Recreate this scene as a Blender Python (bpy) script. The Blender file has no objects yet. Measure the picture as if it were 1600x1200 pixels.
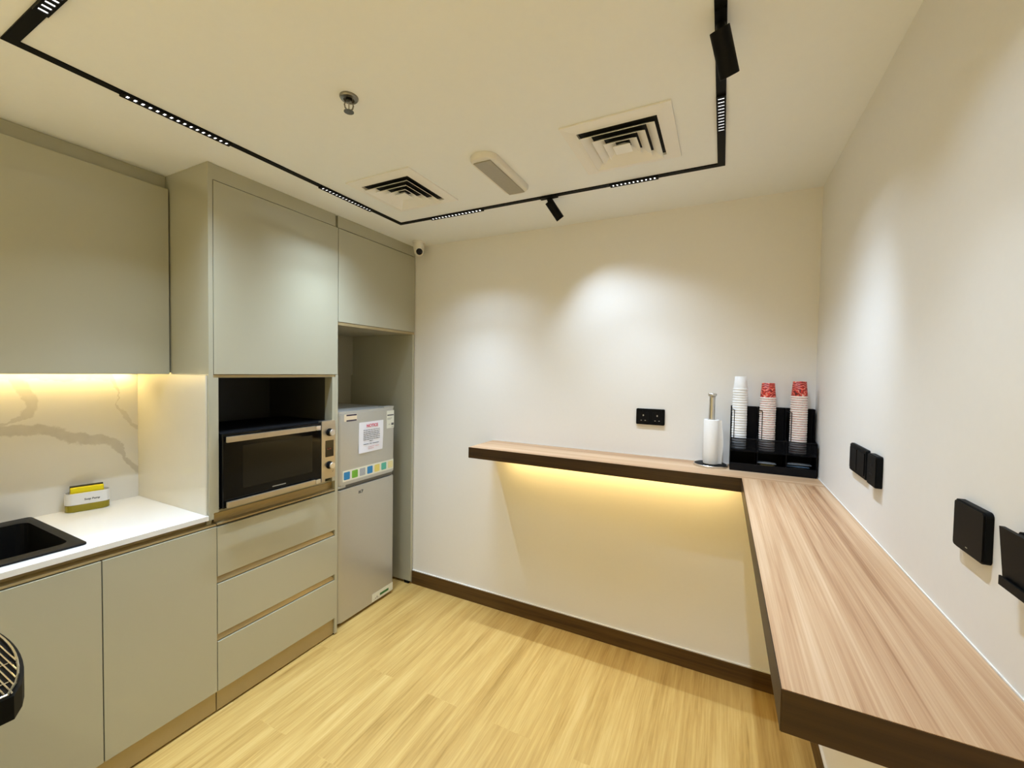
import bpy, bmesh, math, random
from mathutils import Vector, Matrix
random.seed(7)
SC = bpy.context.scene
COL = SC.collection
PI = math.pi

# ------------------------------------------------------------------ room dimensions (metres)
H, W = 2.418, 2.360            # ceiling height, right wall
XB = -0.620                    # left wall behind the cabinets
YF = -4.60                     # wall behind the camera
ZS, SD, ST = 1.100, 0.292, 0.0625   # bar counter: top height, depth, thickness
SX, AX, AY = 0.650, 2.060, -1.664   # bar counter: left end, inner edge, near end

# ------------------------------------------------------------------ materials
MATS = {}

def new_mat(name):
    m = bpy.data.materials.new(name); m.use_nodes = True
    n = m.node_tree.nodes; n.clear()
    out = n.new('ShaderNodeOutputMaterial'); b = n.new('ShaderNodeBsdfPrincipled')
    m.node_tree.links.new(b.outputs[0], out.inputs[0])
    return m, m.node_tree, b

def sset(b, **k):
    for a, v in k.items():
        b.inputs[a.replace('_', ' ')].default_value = v

def plain(name, col, rough=.5, metal=0., coat=0., var=.04, scale=30., bump=0., spec=.5):
    """plain surface with a faint procedural variation"""
    m, nt, b = new_mat(name)
    tc = nt.nodes.new('ShaderNodeTexCoord'); nz = nt.nodes.new('ShaderNodeTexNoise')
    nz.inputs['Scale'].default_value = scale; nz.inputs['Detail'].default_value = 3
    nt.links.new(tc.outputs['Object'], nz.inputs['Vector'])
    mr = nt.nodes.new('ShaderNodeMix'); mr.data_type = 'RGBA'
    c0 = [max(0, c * (1 - var)) for c in col]; c1 = [min(1, c * (1 + var)) for c in col]
    mr.inputs['A'].default_value = (*c0, 1); mr.inputs['B'].default_value = (*c1, 1)
    nt.links.new(nz.outputs[0], mr.inputs['Factor'])
    nt.links.new(mr.outputs['Result'], b.inputs['Base Color'])
    sset(b, Roughness=rough, Metallic=metal, Coat_Weight=coat, Specular_IOR_Level=spec)
    b.inputs['Coat Roughness'].default_value = .06
    if bump:
        bp = nt.nodes.new('ShaderNodeBump'); bp.inputs['Strength'].default_value = bump
        bp.inputs['Distance'].default_value = .002
        nt.links.new(nz.outputs[0], bp.inputs['Height']); nt.links.new(bp.outputs[0], b.inputs['Normal'])
    MATS[name] = m
    return m

def emit(name, col, strength):
    m, nt, b = new_mat(name)
    sset(b, Base_Color=(*[c * .8 for c in col], 1), Emission_Color=(*col, 1), Emission_Strength=strength, Roughness=.5)
    MATS[name] = m
    return m

def wood(name, axis, cols, grain=14., fine=170., along=1.0, rough=.45, wave=0., offset=(0, 0, 0), plank=None, contrast=1.0, joint=.12, fw=.42):
    """wood whose grain runs along axis (0 = x, 1 = y)"""
    m, nt, b = new_mat(name)
    N = nt.nodes.new; L = nt.links.new
    tc = N('ShaderNodeTexCoord')
    base = N('ShaderNodeMapping'); base.inputs['Location'].default_value = offset
    L(tc.outputs['Object'], base.inputs['Vector'])
    src = base.outputs[0]
    fac_plank = None
    if plank:
        rot = N('ShaderNodeMapping')
        rot.inputs['Rotation'].default_value = (0, 0, PI / 2 if axis == 1 else 0)
        L(src, rot.inputs['Vector'])
        br = N('ShaderNodeTexBrick'); br.inputs['Scale'].default_value = 1
        br.inputs['Brick Width'].default_value = plank[1]; br.inputs['Row Height'].default_value = plank[0]
        br.inputs['Mortar Size'].default_value = .0012; br.inputs['Mortar Smooth'].default_value = .1
        br.offset = .37; br.inputs['Bias'].default_value = 0
        br.inputs['Color1'].default_value = (0, 0, 0, 1); br.inputs['Color2'].default_value = (1, 1, 1, 1)
        br.inputs['Mortar'].default_value = (.5, .5, .5, 1)
        L(rot.outputs[0], br.inputs['Vector'])
        sh = N('ShaderNodeVectorMath'); sh.operation = 'MULTIPLY_ADD'
        L(br.outputs['Color'], sh.inputs[0]); sh.inputs[1].default_value = (3.1, 5.7, 0); L(src, sh.inputs[2])
        fac_plank = br; src = sh.outputs[0]
    def mapped(a, c):
        mp = N('ShaderNodeMapping')
        s = [c, c, c]; s[axis] = a
        mp.inputs['Scale'].default_value = s
        L(src, mp.inputs['Vector'])
        return mp.outputs[0]
    n1 = N('ShaderNodeTexNoise'); n1.inputs['Scale'].default_value = 1; n1.inputs['Detail'].default_value = 5
    n1.inputs['Roughness'].default_value = .6; n1.inputs['Distortion'].default_value = .35
    L(mapped(along, grain), n1.inputs['Vector'])
    n2 = N('ShaderNodeTexNoise'); n2.inputs['Scale'].default_value = 1; n2.inputs['Detail'].default_value = 4
    n2.inputs['Roughness'].default_value = .7
    L(mapped(along * 2.6, fine), n2.inputs['Vector'])
    ad = N('ShaderNodeMath'); ad.operation = 'MULTIPLY_ADD'
    L(n2.outputs[0], ad.inputs[0]); ad.inputs[1].default_value = fw; L(n1.outputs[0], ad.inputs[2])
    last = ad.outputs[0]
    if wave:
        wv = N('ShaderNodeTexWave'); wv.wave_type = 'BANDS'; wv.bands_direction = 'X' if axis == 1 else 'Y'
        wv.inputs['Scale'].default_value = 11; wv.inputs['Distortion'].default_value = 2.6
        wv.inputs['Detail'].default_value = 3; wv.inputs['Detail Scale'].default_value = 1.4; wv.inputs['Detail Roughness'].default_value = .6
        L(mapped(along * .22, 1.0), wv.inputs['Vector'])
        a2 = N('ShaderNodeMath'); a2.operation = 'MULTIPLY_ADD'
        L(wv.outputs['Fac'], a2.inputs[0]); a2.inputs[1].default_value = wave; L(last, a2.inputs[2])
        last = a2.outputs[0]
    if fac_plank:
        a3 = N('ShaderNodeMath'); a3.operation = 'MULTIPLY_ADD'
        L(fac_plank.outputs['Color'], a3.inputs[0]); a3.inputs[1].default_value = joint; L(last, a3.inputs[2])
        last = a3.outputs[0]
    lo = .49 + .5 * fw + .5 * wave - .22 / contrast + .5 * (joint if plank else 0) ; hi = lo + .44 / contrast
    rg = N('ShaderNodeMapRange'); rg.inputs['From Min'].default_value = lo; rg.inputs['From Max'].default_value = hi
    L(last, rg.inputs['Value'])
    rp = N('ShaderNodeValToRGB')
    rp.color_ramp.elements[0].color = (*cols[0], 1); rp.color_ramp.elements[1].color = (*cols[-1], 1)
    for k, c in enumerate(cols[1:-1]):
        e = rp.color_ramp.elements.new((k + 1) / (len(cols) - 1)); e.color = (*c, 1)
    L(rg.outputs[0], rp.inputs['Fac'])
    L(rp.outputs['Color'], b.inputs['Base Color'])
    bp = N('ShaderNodeBump'); bp.inputs['Strength'].default_value = .12; bp.inputs['Distance'].default_value = .001
    L(last, bp.inputs['Height']); L(bp.outputs[0], b.inputs['Normal'])
    sset(b, Roughness=rough, Specular_IOR_Level=.35)
    MATS[name] = m
    return m

def marble(name):
    """white slab with a few grey-beige veins drawn by curves across the slab"""
    m, nt, b = new_mat(name)
    N = nt.nodes.new; L = nt.links.new
    tc = N('ShaderNodeTexCoord'); sp = N('ShaderNodeSeparateXYZ')
    nz = N('ShaderNodeTexNoise'); nz.inputs['Scale'].default_value = 9; nz.inputs['Detail'].default_value = 6
    nz.inputs['Roughness'].default_value = .62
    L(tc.outputs['Object'], nz.inputs['Vector'])
    wofs = N('ShaderNodeVectorMath'); wofs.operation = 'ADD'; wofs.inputs[1].default_value = (XB + .01, -1.7, .9); L(tc.outputs['Object'], wofs.inputs[0])
    wp = N('ShaderNodeVectorMath'); wp.operation = 'MULTIPLY_ADD'
    L(nz.outputs['Color'], wp.inputs[0]); wp.inputs[1].default_value = (0, .085, .085); L(wofs.outputs[0], wp.inputs[2])
    sb = N('ShaderNodeVectorMath'); sb.operation = 'SUBTRACT'; sb.inputs[1].default_value = (0, .0425, .0425)
    L(wp.outputs[0], sb.inputs[0]); L(sb.outputs[0], sp.inputs[0])
    def vein(inp, out, pts, i0, i1, o0, o1, width, strength):
        r = N('ShaderNodeMapRange'); r.inputs['From Min'].default_value = i0; r.inputs['From Max'].default_value = i1
        L(sp.outputs[inp], r.inputs['Value'])
        fc = N('ShaderNodeFloatCurve'); cv = fc.mapping.curves[0]
        ps = [((a - i0) / (i1 - i0), (c - o0) / (o1 - o0)) for a, c in pts]
        cv.points[0].location = ps[0]; cv.points[1].location = ps[-1]
        for p in ps[1:-1]: cv.points.new(*p)
        fc.mapping.update()
        L(r.outputs[0], fc.inputs['Value'])
        r2 = N('ShaderNodeMapRange'); r2.inputs['To Min'].default_value = o0; r2.inputs['To Max'].default_value = o1
        L(fc.outputs[0], r2.inputs['Value'])
        d = N('ShaderNodeMath'); d.operation = 'SUBTRACT'; L(sp.outputs[out], d.inputs[0]); L(r2.outputs[0], d.inputs[1])
        ab = N('ShaderNodeMath'); ab.operation = 'ABSOLUTE'; L(d.outputs[0], ab.inputs[0])
        s = N('ShaderNodeMapRange'); s.interpolation_type = 'SMOOTHSTEP'
        s.inputs['From Min'].default_value = width * .62; s.inputs['From Max'].default_value = width
        s.inputs['To Min'].default_value = strength; s.inputs['To Max'].default_value = 0
        L(ab.outputs[0], s.inputs['Value'])
        return s.outputs[0]
    v1 = vein('Y', 'Z', [(-2.6, 1.36), (-2.1, 1.31), (-1.795, 1.269), (-1.672, 1.263), (-1.54, 1.202), (-1.474, 1.185), (-1.389, 1.069), (-1.342, 1.007)], -2.6, -1.342, .9, 1.5, .027, .55)
    v2 = vein('Y', 'Z', [(-1.46, 1.51), (-1.429, 1.43), (-1.415, 1.34), (-1.387, 1.281), (-1.342, 1.216)], -1.46, -1.342, .9, 1.5, .022, .42)
    v0 = vein('Z', 'Y', [(1.27, -1.83), (1.297, -1.794), (1.315, -1.745), (1.353, -1.716), (1.458, -1.741), (1.52, -1.76)], 1.27, 1.52, -2.0, -1.4, .024, .42)
    m1 = N('ShaderNodeMath'); m1.operation = 'MAXIMUM'; L(v1, m1.inputs[0]); L(v2, m1.inputs[1])
    m2 = N('ShaderNodeMath'); m2.operation = 'MAXIMUM'; L(m1.outputs[0], m2.inputs[0]); L(v0, m2.inputs[1])
    n3 = N('ShaderNodeTexNoise'); n3.inputs['Scale'].default_value = 22; n3.inputs['Detail'].default_value = 4
    L(tc.outputs['Object'], n3.inputs['Vector'])
    mm = N('ShaderNodeMath'); mm.operation = 'MULTIPLY'; L(m2.outputs[0], mm.inputs[0])
    r3 = N('ShaderNodeMapRange'); r3.inputs['To Min'].default_value = .55; r3.inputs['To Max'].default_value = 1.1
    L(n3.outputs[0], r3.inputs['Value']); L(r3.outputs[0], mm.inputs[1])
    mx = N('ShaderNodeMix'); mx.data_type = 'RGBA'
    mx.inputs['A'].default_value = (.80, .78, .72, 1); mx.inputs['B'].default_value = (.42, .38, .31, 1)
    L(mm.outputs[0], mx.inputs['Factor']); L(mx.outputs['Result'], b.inputs['Base Color'])
    sset(b, Roughness=.16)
    MATS[name] = m
    return m

def cup_pattern(name):
    """red paper printed with swirling dark and pale strokes"""
    m, nt, b = new_mat(name)
    N = nt.nodes.new; L = nt.links.new
    tc = N('ShaderNodeTexCoord')
    wv = N('ShaderNodeTexWave'); wv.wave_type = 'RINGS'; wv.inputs['Scale'].default_value = 30
    wv.inputs['Distortion'].default_value = 14; wv.inputs['Detail'].default_value = 2
    L(tc.outputs['Object'], wv.inputs['Vector'])
    rp = N('ShaderNodeValToRGB'); e = rp.color_ramp.elements
    e[0].position = .0; e[0].color = (.10, .01, .01, 1)
    e[1].position = 1.; e[1].color = (.85, .55, .45, 1)
    for p, c in ((.14, (.16, .012, .01)), (.22, (.66, .035, .015)), (.93, (.62, .03, .012)), (.97, (.75, .22, .13))):
        q = rp.color_ramp.elements.new(p); q.color = (*c, 1)
    L(wv.outputs['Fac'], rp.inputs['Fac']); L(rp.outputs['Color'], b.inputs['Base Color'])
    sset(b, Roughness=.4)
    MATS[name] = m
    return m

def mesh_metal(name):
    """fine black wire mesh, too fine to resolve: partly see-through"""
    m, nt, b = new_mat(name)
    N = nt.nodes.new; L = nt.links.new
    tc = N('ShaderNodeTexCoord')
    ck = N('ShaderNodeTexNoise'); ck.inputs['Scale'].default_value = 900
    L(tc.outputs['Object'], ck.inputs['Vector'])
    mr = N('ShaderNodeMapRange'); mr.inputs['To Min'].default_value = .38; mr.inputs['To Max'].default_value = .72
    L(ck.outputs[0], mr.inputs['Value']); L(mr.outputs[0], b.inputs['Alpha'])
    sset(b, Base_Color=(.004, .004, .005, 1), Roughness=.6, Specular_IOR_Level=.1)
    MATS[name] = m
    return m

def glassy(name, col, rough=.03, trans=1.0):
    m, nt, b = new_mat(name)
    sset(b, Base_Color=(*col, 1), Roughness=rough, Transmission_Weight=trans, IOR=1.4)
    MATS[name] = m
    return m

plain('wall paint', (.86, .835, .785), .62, var=.012, scale=60, bump=.03)
plain('ceiling paint', (.885, .905, .90), .75, var=.01, scale=40)
plain('cabinet laminate', (.44, .425, .315), .30, coat=.9, var=.012, scale=8)
plain('carcass laminate', (.40, .38, .29), .42, var=.015, scale=8)
plain('niche shade', (.055, .052, .045), .5, var=.02, scale=8)  # near-black colour holds the shade inside the microwave niche
plain('gola profile', (.42, .335, .18), .36, metal=.35, var=.05, scale=12)
plain('quartz', (.83, .83, .80), .22, coat=.2, var=.015, scale=160)
plain('black composite', (.006, .006, .006), .5, var=.2, scale=300, spec=.18)
plain('black plastic', (.0055, .0058, .006), .5, var=.08, scale=60, spec=.07)
plain('black metal', (.004, .004, .0045), .55, var=.08, scale=40, spec=.12)
plain('wire black', (.004, .004, .005), .6, var=.08, scale=40, spec=.14)
plain('dark void', (.004, .004, .004), .8, var=.0)
plain('white plastic', (.80, .77, .70), .38, var=.01, scale=30)
plain('vent white', (.90, .885, .85), .45, var=.01, scale=30)
plain('lens grey', (.36, .33, .26), .35, var=.08, scale=90)
plain('steel', (.62, .60, .55), .28, metal=1., var=.06, scale=20)
plain('dark chrome', (.30, .28, .24), .25, metal=1., var=.06, scale=20)
plain('brushed steel', (.56, .50, .385), .33, metal=.9, var=.06, scale=25)
plain('chrome', (.85, .85, .84), .12, metal=1., var=.02)
plain('silver knob', (.78, .76, .72), .25, metal=.85, var=.03)
plain('fridge silver', (.52, .51, .46), .34, metal=.5, var=.02, scale=60)
plain('fridge body', (.16, .16, .15), .5, var=.03)
plain('oven glass', (.004, .004, .004), .07, var=.0, spec=.22)
plain('oven window', (.012, .0112, .008), .16, var=.15, scale=200, spec=.25)
plain('display', (.006, .003, .003), .1, var=0)
plain('display red', (.12, .02, .015), .3, var=0)
plain('paper', (.82, .81, .84), .7, var=.01)
plain('tissue', (.86, .85, .82), .85, var=.03, scale=150, bump=.2)
plain('ink', (.10, .10, .10), .7, var=.05)
plain('ink red', (.72, .10, .17), .7, var=.05)
plain('ink pink', (.72, .42, .42), .7, var=.05)
plain('sticker white', (.74, .74, .62), .4, var=.03)
plain('sticker cream', (.78, .66, .46), .4, var=.03)
plain('sticker purple', (.03, .02, .05), .4, var=.05)
plain('sticker blue', (.02, .22, .48), .3, var=.15, scale=120)
plain('sticker green', (.16, .42, .03), .3, var=.15, scale=120)
plain('sticker grey', (.38, .40, .42), .3, var=.15, scale=120)
plain('sticker yellow', (.74, .62, .16), .3, var=.15, scale=120)
plain('sticker teal', (.10, .45, .33), .3, var=.15, scale=120)
plain('sticker pale yellow', (.74, .66, .34), .3, var=.15, scale=120)
plain('label green', (.02, .16, .03), .4, var=.05)
plain('sponge yellow', (.85, .70, .01), .9, var=.18, scale=500, bump=.4)
plain('sponge scrub', (.06, .055, .03), .95, var=.3, scale=600, bump=.4)
plain('holder white', (.80, .80, .80), .3, var=.01)
glassy('soap liquid', (.55, .46, .03), .12, .55)
plain('foam white', (.86, .86, .85), .5, var=.015)
plain('cup rim', (.80, .72, .66), .5, var=.02)
plain('cup inside', (.78, .74, .70), .55, var=.02)
plain('sachet silver', (.50, .53, .56), .25, metal=.6, var=.2, scale=80)
plain('sachet blue', (.10, .17, .26), .35, var=.3, scale=80)
plain('sachet gold', (.36, .30, .12), .35, metal=.3, var=.3, scale=80)
plain('stirrer wood', (.62, .46, .28), .7, var=.1)
cup_pattern('cup print')
mesh_metal('black wire mesh')
marble('marble slab')
plain('marble plain', (.70, .68, .58), .2, var=.05, scale=5, coat=.3)
emit('led white', (1.0, .99, .97), 1.6)
emit('led warm', (1.0, .72, .27), 24.)
emit('spot lens', (1.0, .97, .92), 7.)
LIGHT_OAK = [(.31, .155, .068), (.455, .265, .135), (.54, .345, .19), (.62, .425, .255)]
wood('bar wood across', 0, LIGHT_OAK, grain=22, fine=240, along=.55, rough=.42, wave=.07, contrast=1.1, fw=.62)
wood('bar wood lengthwise', 1, LIGHT_OAK, grain=22, fine=240, along=.55, rough=.42, wave=.07, contrast=1.1, fw=.62, offset=(.33, .4, 0))
SHADED_OAK = [(.020, .009, .0022), (.043, .020, .005), (.064, .031, .008)]  # oak darkened for the shade on the bar counter's edges
wood('shaded edge across', 0, SHADED_OAK, grain=30, fine=200, along=1.3, rough=.45)
wood('shaded edge lengthwise', 1, SHADED_OAK, grain=30, fine=200, along=1.3, rough=.45)
SKIRT = [(.045, .020, .004), (.092, .046, .010), (.125, .066, .015)]
wood('skirting wood across', 0, SKIRT, grain=30, fine=200, along=1.3, rough=.5)
wood('skirting wood lengthwise', 1, SKIRT, grain=30, fine=200, along=1.3, rough=.5)
wood('floor wood', 1, [(.31, .18, .040), (.455, .285, .080), (.545, .365, .115), (.62, .44, .165)], grain=17, fine=120, along=1.1,
     rough=.42, plank=(.185, 1.25), contrast=.78, joint=.045, fw=.7)

# ------------------------------------------------------------------ mesh helpers
def box(bm, x0, x1, y0, y1, z0, z1, bev=0., seg=2):
    vs = [bm.verts.new((x, y, z)) for x in (x0, x1) for y in (y0, y1) for z in (z0, z1)]
    fs = [bm.faces.new([vs[i] for i in q]) for q in ((0, 1, 3, 2), (4, 6, 7, 5), (0, 4, 5, 1), (2, 3, 7, 6), (0, 2, 6, 4), (1, 5, 7, 3))]
    if bev:
        es = list({e for f in fs for e in f.edges})
        bmesh.ops.bevel(bm, geom=es, offset=bev, segments=seg, profile=.5, affect='EDGES')

def BM(*boxes, bev=0.):
    bm = bmesh.new()
    for b in boxes: box(bm, *b, bev=bev)
    return bm

def prism(bm, pts, lo, hi, axis=2):
    """extrude a polygon (list of 2-D points in the two other axes) from lo to hi along axis"""
    def P(p, h):
        q = list(p); q.insert(axis, h); return q
    a = [bm.verts.new(P(p, lo)) for p in pts]; c = [bm.verts.new(P(p, hi)) for p in pts]
    n = len(pts)
    bm.faces.new(a); bm.faces.new(c)
    for i in range(n): bm.faces.new((a[i], a[(i + 1) % n], c[(i + 1) % n], c[i]))

def rrect(x0, x1, y0, y1, r, n=6):
    out = []
    for cx, cy, a0 in ((x1 - r, y1 - r, 0), (x0 + r, y1 - r, PI / 2), (x0 + r, y0 + r, PI), (x1 - r, y0 + r, 1.5 * PI)):
        for k in range(n + 1):
            a = a0 + PI / 2 * k / n
            out.append((cx + r * math.cos(a), cy + r * math.sin(a)))
    return out

def lathe(bm, prof, c=(0, 0, 0), seg=32, axis=None):
    """revolve (radius, height) profile about z through c, or about the given axis vector"""
    M = Matrix.Identity(3)
    if axis is not None:
        M = Vector((0, 0, 1)).rotation_difference(Vector(axis).normalized()).to_matrix()
    c = Vector(c); rings = []
    for r, h in prof:
        if r <= 1e-6: rings.append([bm.verts.new(c + M @ Vector((0, 0, h)))])
        else: rings.append([bm.verts.new(c + M @ Vector((r * math.cos(2 * PI * k / seg), r * math.sin(2 * PI * k / seg), h))) for k in range(seg)])
    for a, b in zip(rings, rings[1:]):
        for k in range(seg):
            p = [a[k % len(a)], a[(k + 1) % len(a)], b[(k + 1) % len(b)], b[k % len(b)]]
            q = []
            for v in p:
                if v not in q: q.append(v)
            if len(q) > 2: bm.faces.new(q)

def rod(bm, p0, p1, r, seg=10):
    p0, p1 = Vector(p0), Vector(p1); L = (p1 - p0).length
    lathe(bm, [(0, 0), (r, 0), (r, L), (0, L)], p0, seg, p1 - p0)

def tube(bm, pts, r, seg=8):
    for a, b in zip(pts, pts[1:]): rod(bm, a, b, r, seg)

def world_loc(o):
    v = Vector((0, 0, 0))
    while o is not None: v += o.location; o = o.parent
    return v

def obj(name, bm, mat, parent=None, smooth=False, loc=None, angle=40):
    """link a bmesh as ONE mesh object; parents are unrotated Empties, so an offset is enough"""
    bmesh.ops.recalc_face_normals(bm, faces=bm.faces)
    off = Vector(loc) if loc is not None else Vector((0, 0, 0))
    if parent is not None: off = world_loc(parent)
    if off.length: bmesh.ops.translate(bm, verts=bm.verts, vec=-off)
    me = bpy.data.meshes.new(name); bm.to_mesh(me); bm.free()
    for mm in (mat if isinstance(mat, (list, tuple)) else [mat]): me.materials.append(MATS[mm])
    if smooth:
        me.shade_smooth(); me.set_sharp_from_angle(angle=math.radians(angle))
    o = bpy.data.objects.new(name, me); COL.objects.link(o)
    if parent is not None: o.parent = parent
    else: o.location = off
    return o

def thing(name, label, cat, loc, group=None):
    o = bpy.data.objects.new(name, None); COL.objects.link(o); o.location = loc; o.empty_display_size = .05
    return tag(o, label, cat, group)

def tag(o, label, cat, group=None):
    o['label'] = label; o['category'] = cat
    if group: o['group'] = group
    return o

def struct(name, bm, mat):
    o = obj(name, bm, mat); o['kind'] = 'structure'
    return o

def text(name, body, mat, size, org, right, up, parent, extrude=.0002, align='CENTER', bold=0.):
    """flat lettering as a mesh, standing on the plane spanned by right and up"""
    cu = bpy.data.curves.new(name, 'FONT'); cu.body = body; cu.size = size; cu.align_x = align; cu.align_y = 'CENTER'
    cu.extrude = extrude; cu.offset = bold
    t = bpy.data.objects.new(name + '_curve', cu); COL.objects.link(t)
    dg = bpy.context.evaluated_depsgraph_get()
    me = bpy.data.meshes.new_from_object(t.evaluated_get(dg))
    bpy.data.objects.remove(t); bpy.data.curves.remove(cu)
    r, u = Vector(right).normalized(), Vector(up).normalized(); n = r.cross(u)
    M = Matrix((r, u, n)).transposed().to_4x4(); M.translation = Vector(org) - world_loc(parent)
    me.transform(M); me.materials.clear(); me.materials.append(MATS[mat])
    o = bpy.data.objects.new(name, me); COL.objects.link(o); o.parent = parent
    return o

# ------------------------------------------------------------------ the room
T = .12
struct('floor', BM((XB - T, W + T, YF - T, T, -.06, 0)), 'floor wood')
struct('ceiling', BM((XB - T, W + T, YF - T, T, H, H + .08)), 'ceiling paint')
struct('wall_back', BM((XB - T, W + T, 0, T, 0, H)), 'wall paint')
struct('wall_right', BM((W, W + T, YF, 0, 0, H)), 'wall paint')
struct('wall_left', BM((XB - T, XB, YF, 0, 0, H)), 'wall paint')
struct('wall_front', BM((XB - T, W + T, YF - T, YF, 0, H)), 'wall paint')
struct('baseboard_back', BM((.0, W, -.013, 0, .001, .094)), 'skirting wood across')
struct('baseboard_right', BM((W - .013, W, YF, -.013, .001, .094)), 'skirting wood lengthwise')
# white strips: painted highlight along the skirting top, sealant bead along the bar counter
struct('trim_1', BM((.0, W, -.009, 0, .094, .099)), 'white plastic')
struct('trim_2', BM((W - .009, W, YF, -.009, .094, .099)), 'white plastic')

# ------------------------------------------------------------------ base cabinet under the sink
Y0 = -2.08
t = thing('base_cabinet', 'glossy beige base cabinet with two handleless doors under the black sink', 'cabinet', (-.3, -1.7, 0))
obj('carcass', BM((XB + .002, -.046, Y0, -1.350, .10, .12), (XB + .002, -.046, Y0, Y0 + .018, .12, .878), (XB + .002, -.046, -1.368, -1.350, .12, .878),
                  (XB + .002, XB + .012, Y0 + .018, -1.368, .12, .878), (-.062, -.046, Y0 + .018, -1.368, .12, .60)), 'carcass laminate', t)
obj('door', BM((-.0205, 0, -1.6985, -1.3185, .100, .843), bev=.0012), 'cabinet laminate', t)
obj('door', BM((-.0205, 0, Y0, -1.7015, .100, .843), bev=.0012), 'cabinet laminate', t)
g = bmesh.new()
prism(g, [(-.045, .8795), (-.030, .8795), (-.030, .8795), (-.036, .866), (-.036, .858), (-.004, .855), (-.004, .8475), (-.045, .8475)], Y0, -1.319, axis=1)
obj('handle_channel', g, 'gola profile', t)
obj('kick_plate', BM((-.030, -.012, Y0, -1.319, .009, .099)), 'gola profile', t)
obj('plinth_gap_shade', BM((-.045, -.031, Y0, -1.319, .0005, .1)), 'dark void', t)  # black strip painted for the shade in the gap at the floor

# ------------------------------------------------------------------ counter slab with the sink opening
sx0, sx1, sy0, sy1 = -.588, -.070, -2.215, -1.733
s = BM((XB + .002, .0, Y0 - .02, -2.07, .88, .90), (XB + .002, sx0, -2.07, sy1, .88, .90), (sx1, .0, -2.07, sy1, .88, .90), (XB + .002, .0, sy1, -1.3495, .88, .90))
bmesh.ops.remove_doubles(s, verts=s.verts, dist=1e-5)
tag(obj('countertop', s, 'quartz', loc=(-.3, -1.7, .88)), 'white quartz countertop slab on the base cabinet beside the microwave tower', 'countertop')

# sink (only its right-hand half stands in the picture)
sy0 = -2.066
t = thing('kitchen_sink', 'black composite drop-in sink set in the white countertop', 'sink', (-.33, -1.9, .90))
rim = bmesh.new()
o_ = rrect(-.598, -.058, sy0, -1.718, .012, 4); i_ = rrect(-.520, -.106, sy0 + .03, -1.750, .03, 4)
def ring(bm, outer, inner, z0, z1, c=.004):
    n = len(outer)
    oc = [(x + (c if x < sum(p[0] for p in outer) / n else -c), y + (c if y < sum(p[1] for p in outer) / n else -c)) for x, y in outer]
    A = [bm.verts.new((x, y, z0)) for x, y in outer]; B_ = [bm.verts.new((x, y, z1 - c * .6)) for x, y in outer]
    C_ = [bm.verts.new((x, y, z1)) for x, y in oc]; D_ = [bm.verts.new((x, y, z1)) for x, y in inner]; E_ = [bm.verts.new((x, y, z0)) for x, y in inner]
    for P, Q in ((A, B_), (B_, C_), (C_, D_), (D_, E_), (E_, A)):
        for k in range(n): bm.faces.new((P[k], P[(k + 1) % n], Q[(k + 1) % n], Q[k]))
ring(rim, o_, i_, .9003, .909)
obj('rim', rim, 'black composite', t, smooth=True)
ba = bmesh.new()
n = len(i_)
top = [ba.verts.new((x, y, .905)) for x, y in i_]
cxm, cym = -.315, (sy0 - 1.75) / 2
bot = [ba.verts.new((cxm + (x - cxm) * .93, cym + (y - cym) * .93, .715)) for x, y in i_]
ob = [ba.verts.new((cxm + (x - cxm) * .95, cym + (y - cym) * .95, .712)) for x, y in i_]
ot = [ba.verts.new((x, y, .9003)) for x, y in i_]
for P, Q in ((top, bot), (ob, ot)):
    for k in range(n): ba.faces.new((P[k], P[(k + 1) % n], Q[(k + 1) % n], Q[k]))
ba.faces.new(bot); ba.faces.new(ob)
obj('basin', ba, 'black composite', t)
dr = bmesh.new(); lathe(dr, [(0, .7175), (.045, .7175), (.045, .7155)], (-.315, -1.88, 0), 24)
obj('drain', dr, 'steel', t, smooth=True)

# marble splashback with its return on the side of the tower
t = thing('backsplash', 'white marble splashback with grey veins behind the sink counter', 'backsplash', (XB + .01, -1.7, .9))
obj('slab', BM((XB + .001, XB + .012, Y0 - .02, -1.3490, .9005, 1.515)), 'marble slab', t)
obj('side_slab', BM((XB + .0125, -.012, -1.3545, -1.3485, .9005, 1.509)), 'marble plain', t)

# ------------------------------------------------------------------ wall cabinet
XU = -.305
t = thing('wall_cabinet', 'large beige wall cabinet hanging over the sink counter with light underneath', 'cabinet', (-.45, -1.75, 1.5))
obj('carcass', BM((XB + .001, XU - .0205, Y0 - .02, -1.3580, 1.518, 1.536), (XB + .001, XU - .0205, Y0 - .02, -1.3580, 2.33, 2.348),
                  (XB + .001, XU - .0205, -1.376, -1.3580, 1.536, 2.33), (XB + .001, XU - .0205, Y0 - .02, Y0 - .002, 1.536, 2.33), (XB + .001, XB + .01, Y0, -1.376, 1.536, 2.33)), 'carcass laminate', t)
obj('door', BM((XU - .02, XU, Y0 - .02, -1.3535, 1.510, 2.351), bev=.0012), 'cabinet laminate', t)
obj('filler_strip', BM((XU - .055, XU - .038, Y0 - .02, -1.3485, 2.351, H - .001)), 'cabinet laminate', t)
obj('led_profile', BM((XB + .028, XB + .052, Y0, -1.38, 1.5115, 1.5178)), 'vent white', t)
obj('led_strip', BM((XB + .033, XB + .047, Y0, -1.38, 1.5095, 1.5114)), 'led warm', t, )

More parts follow.
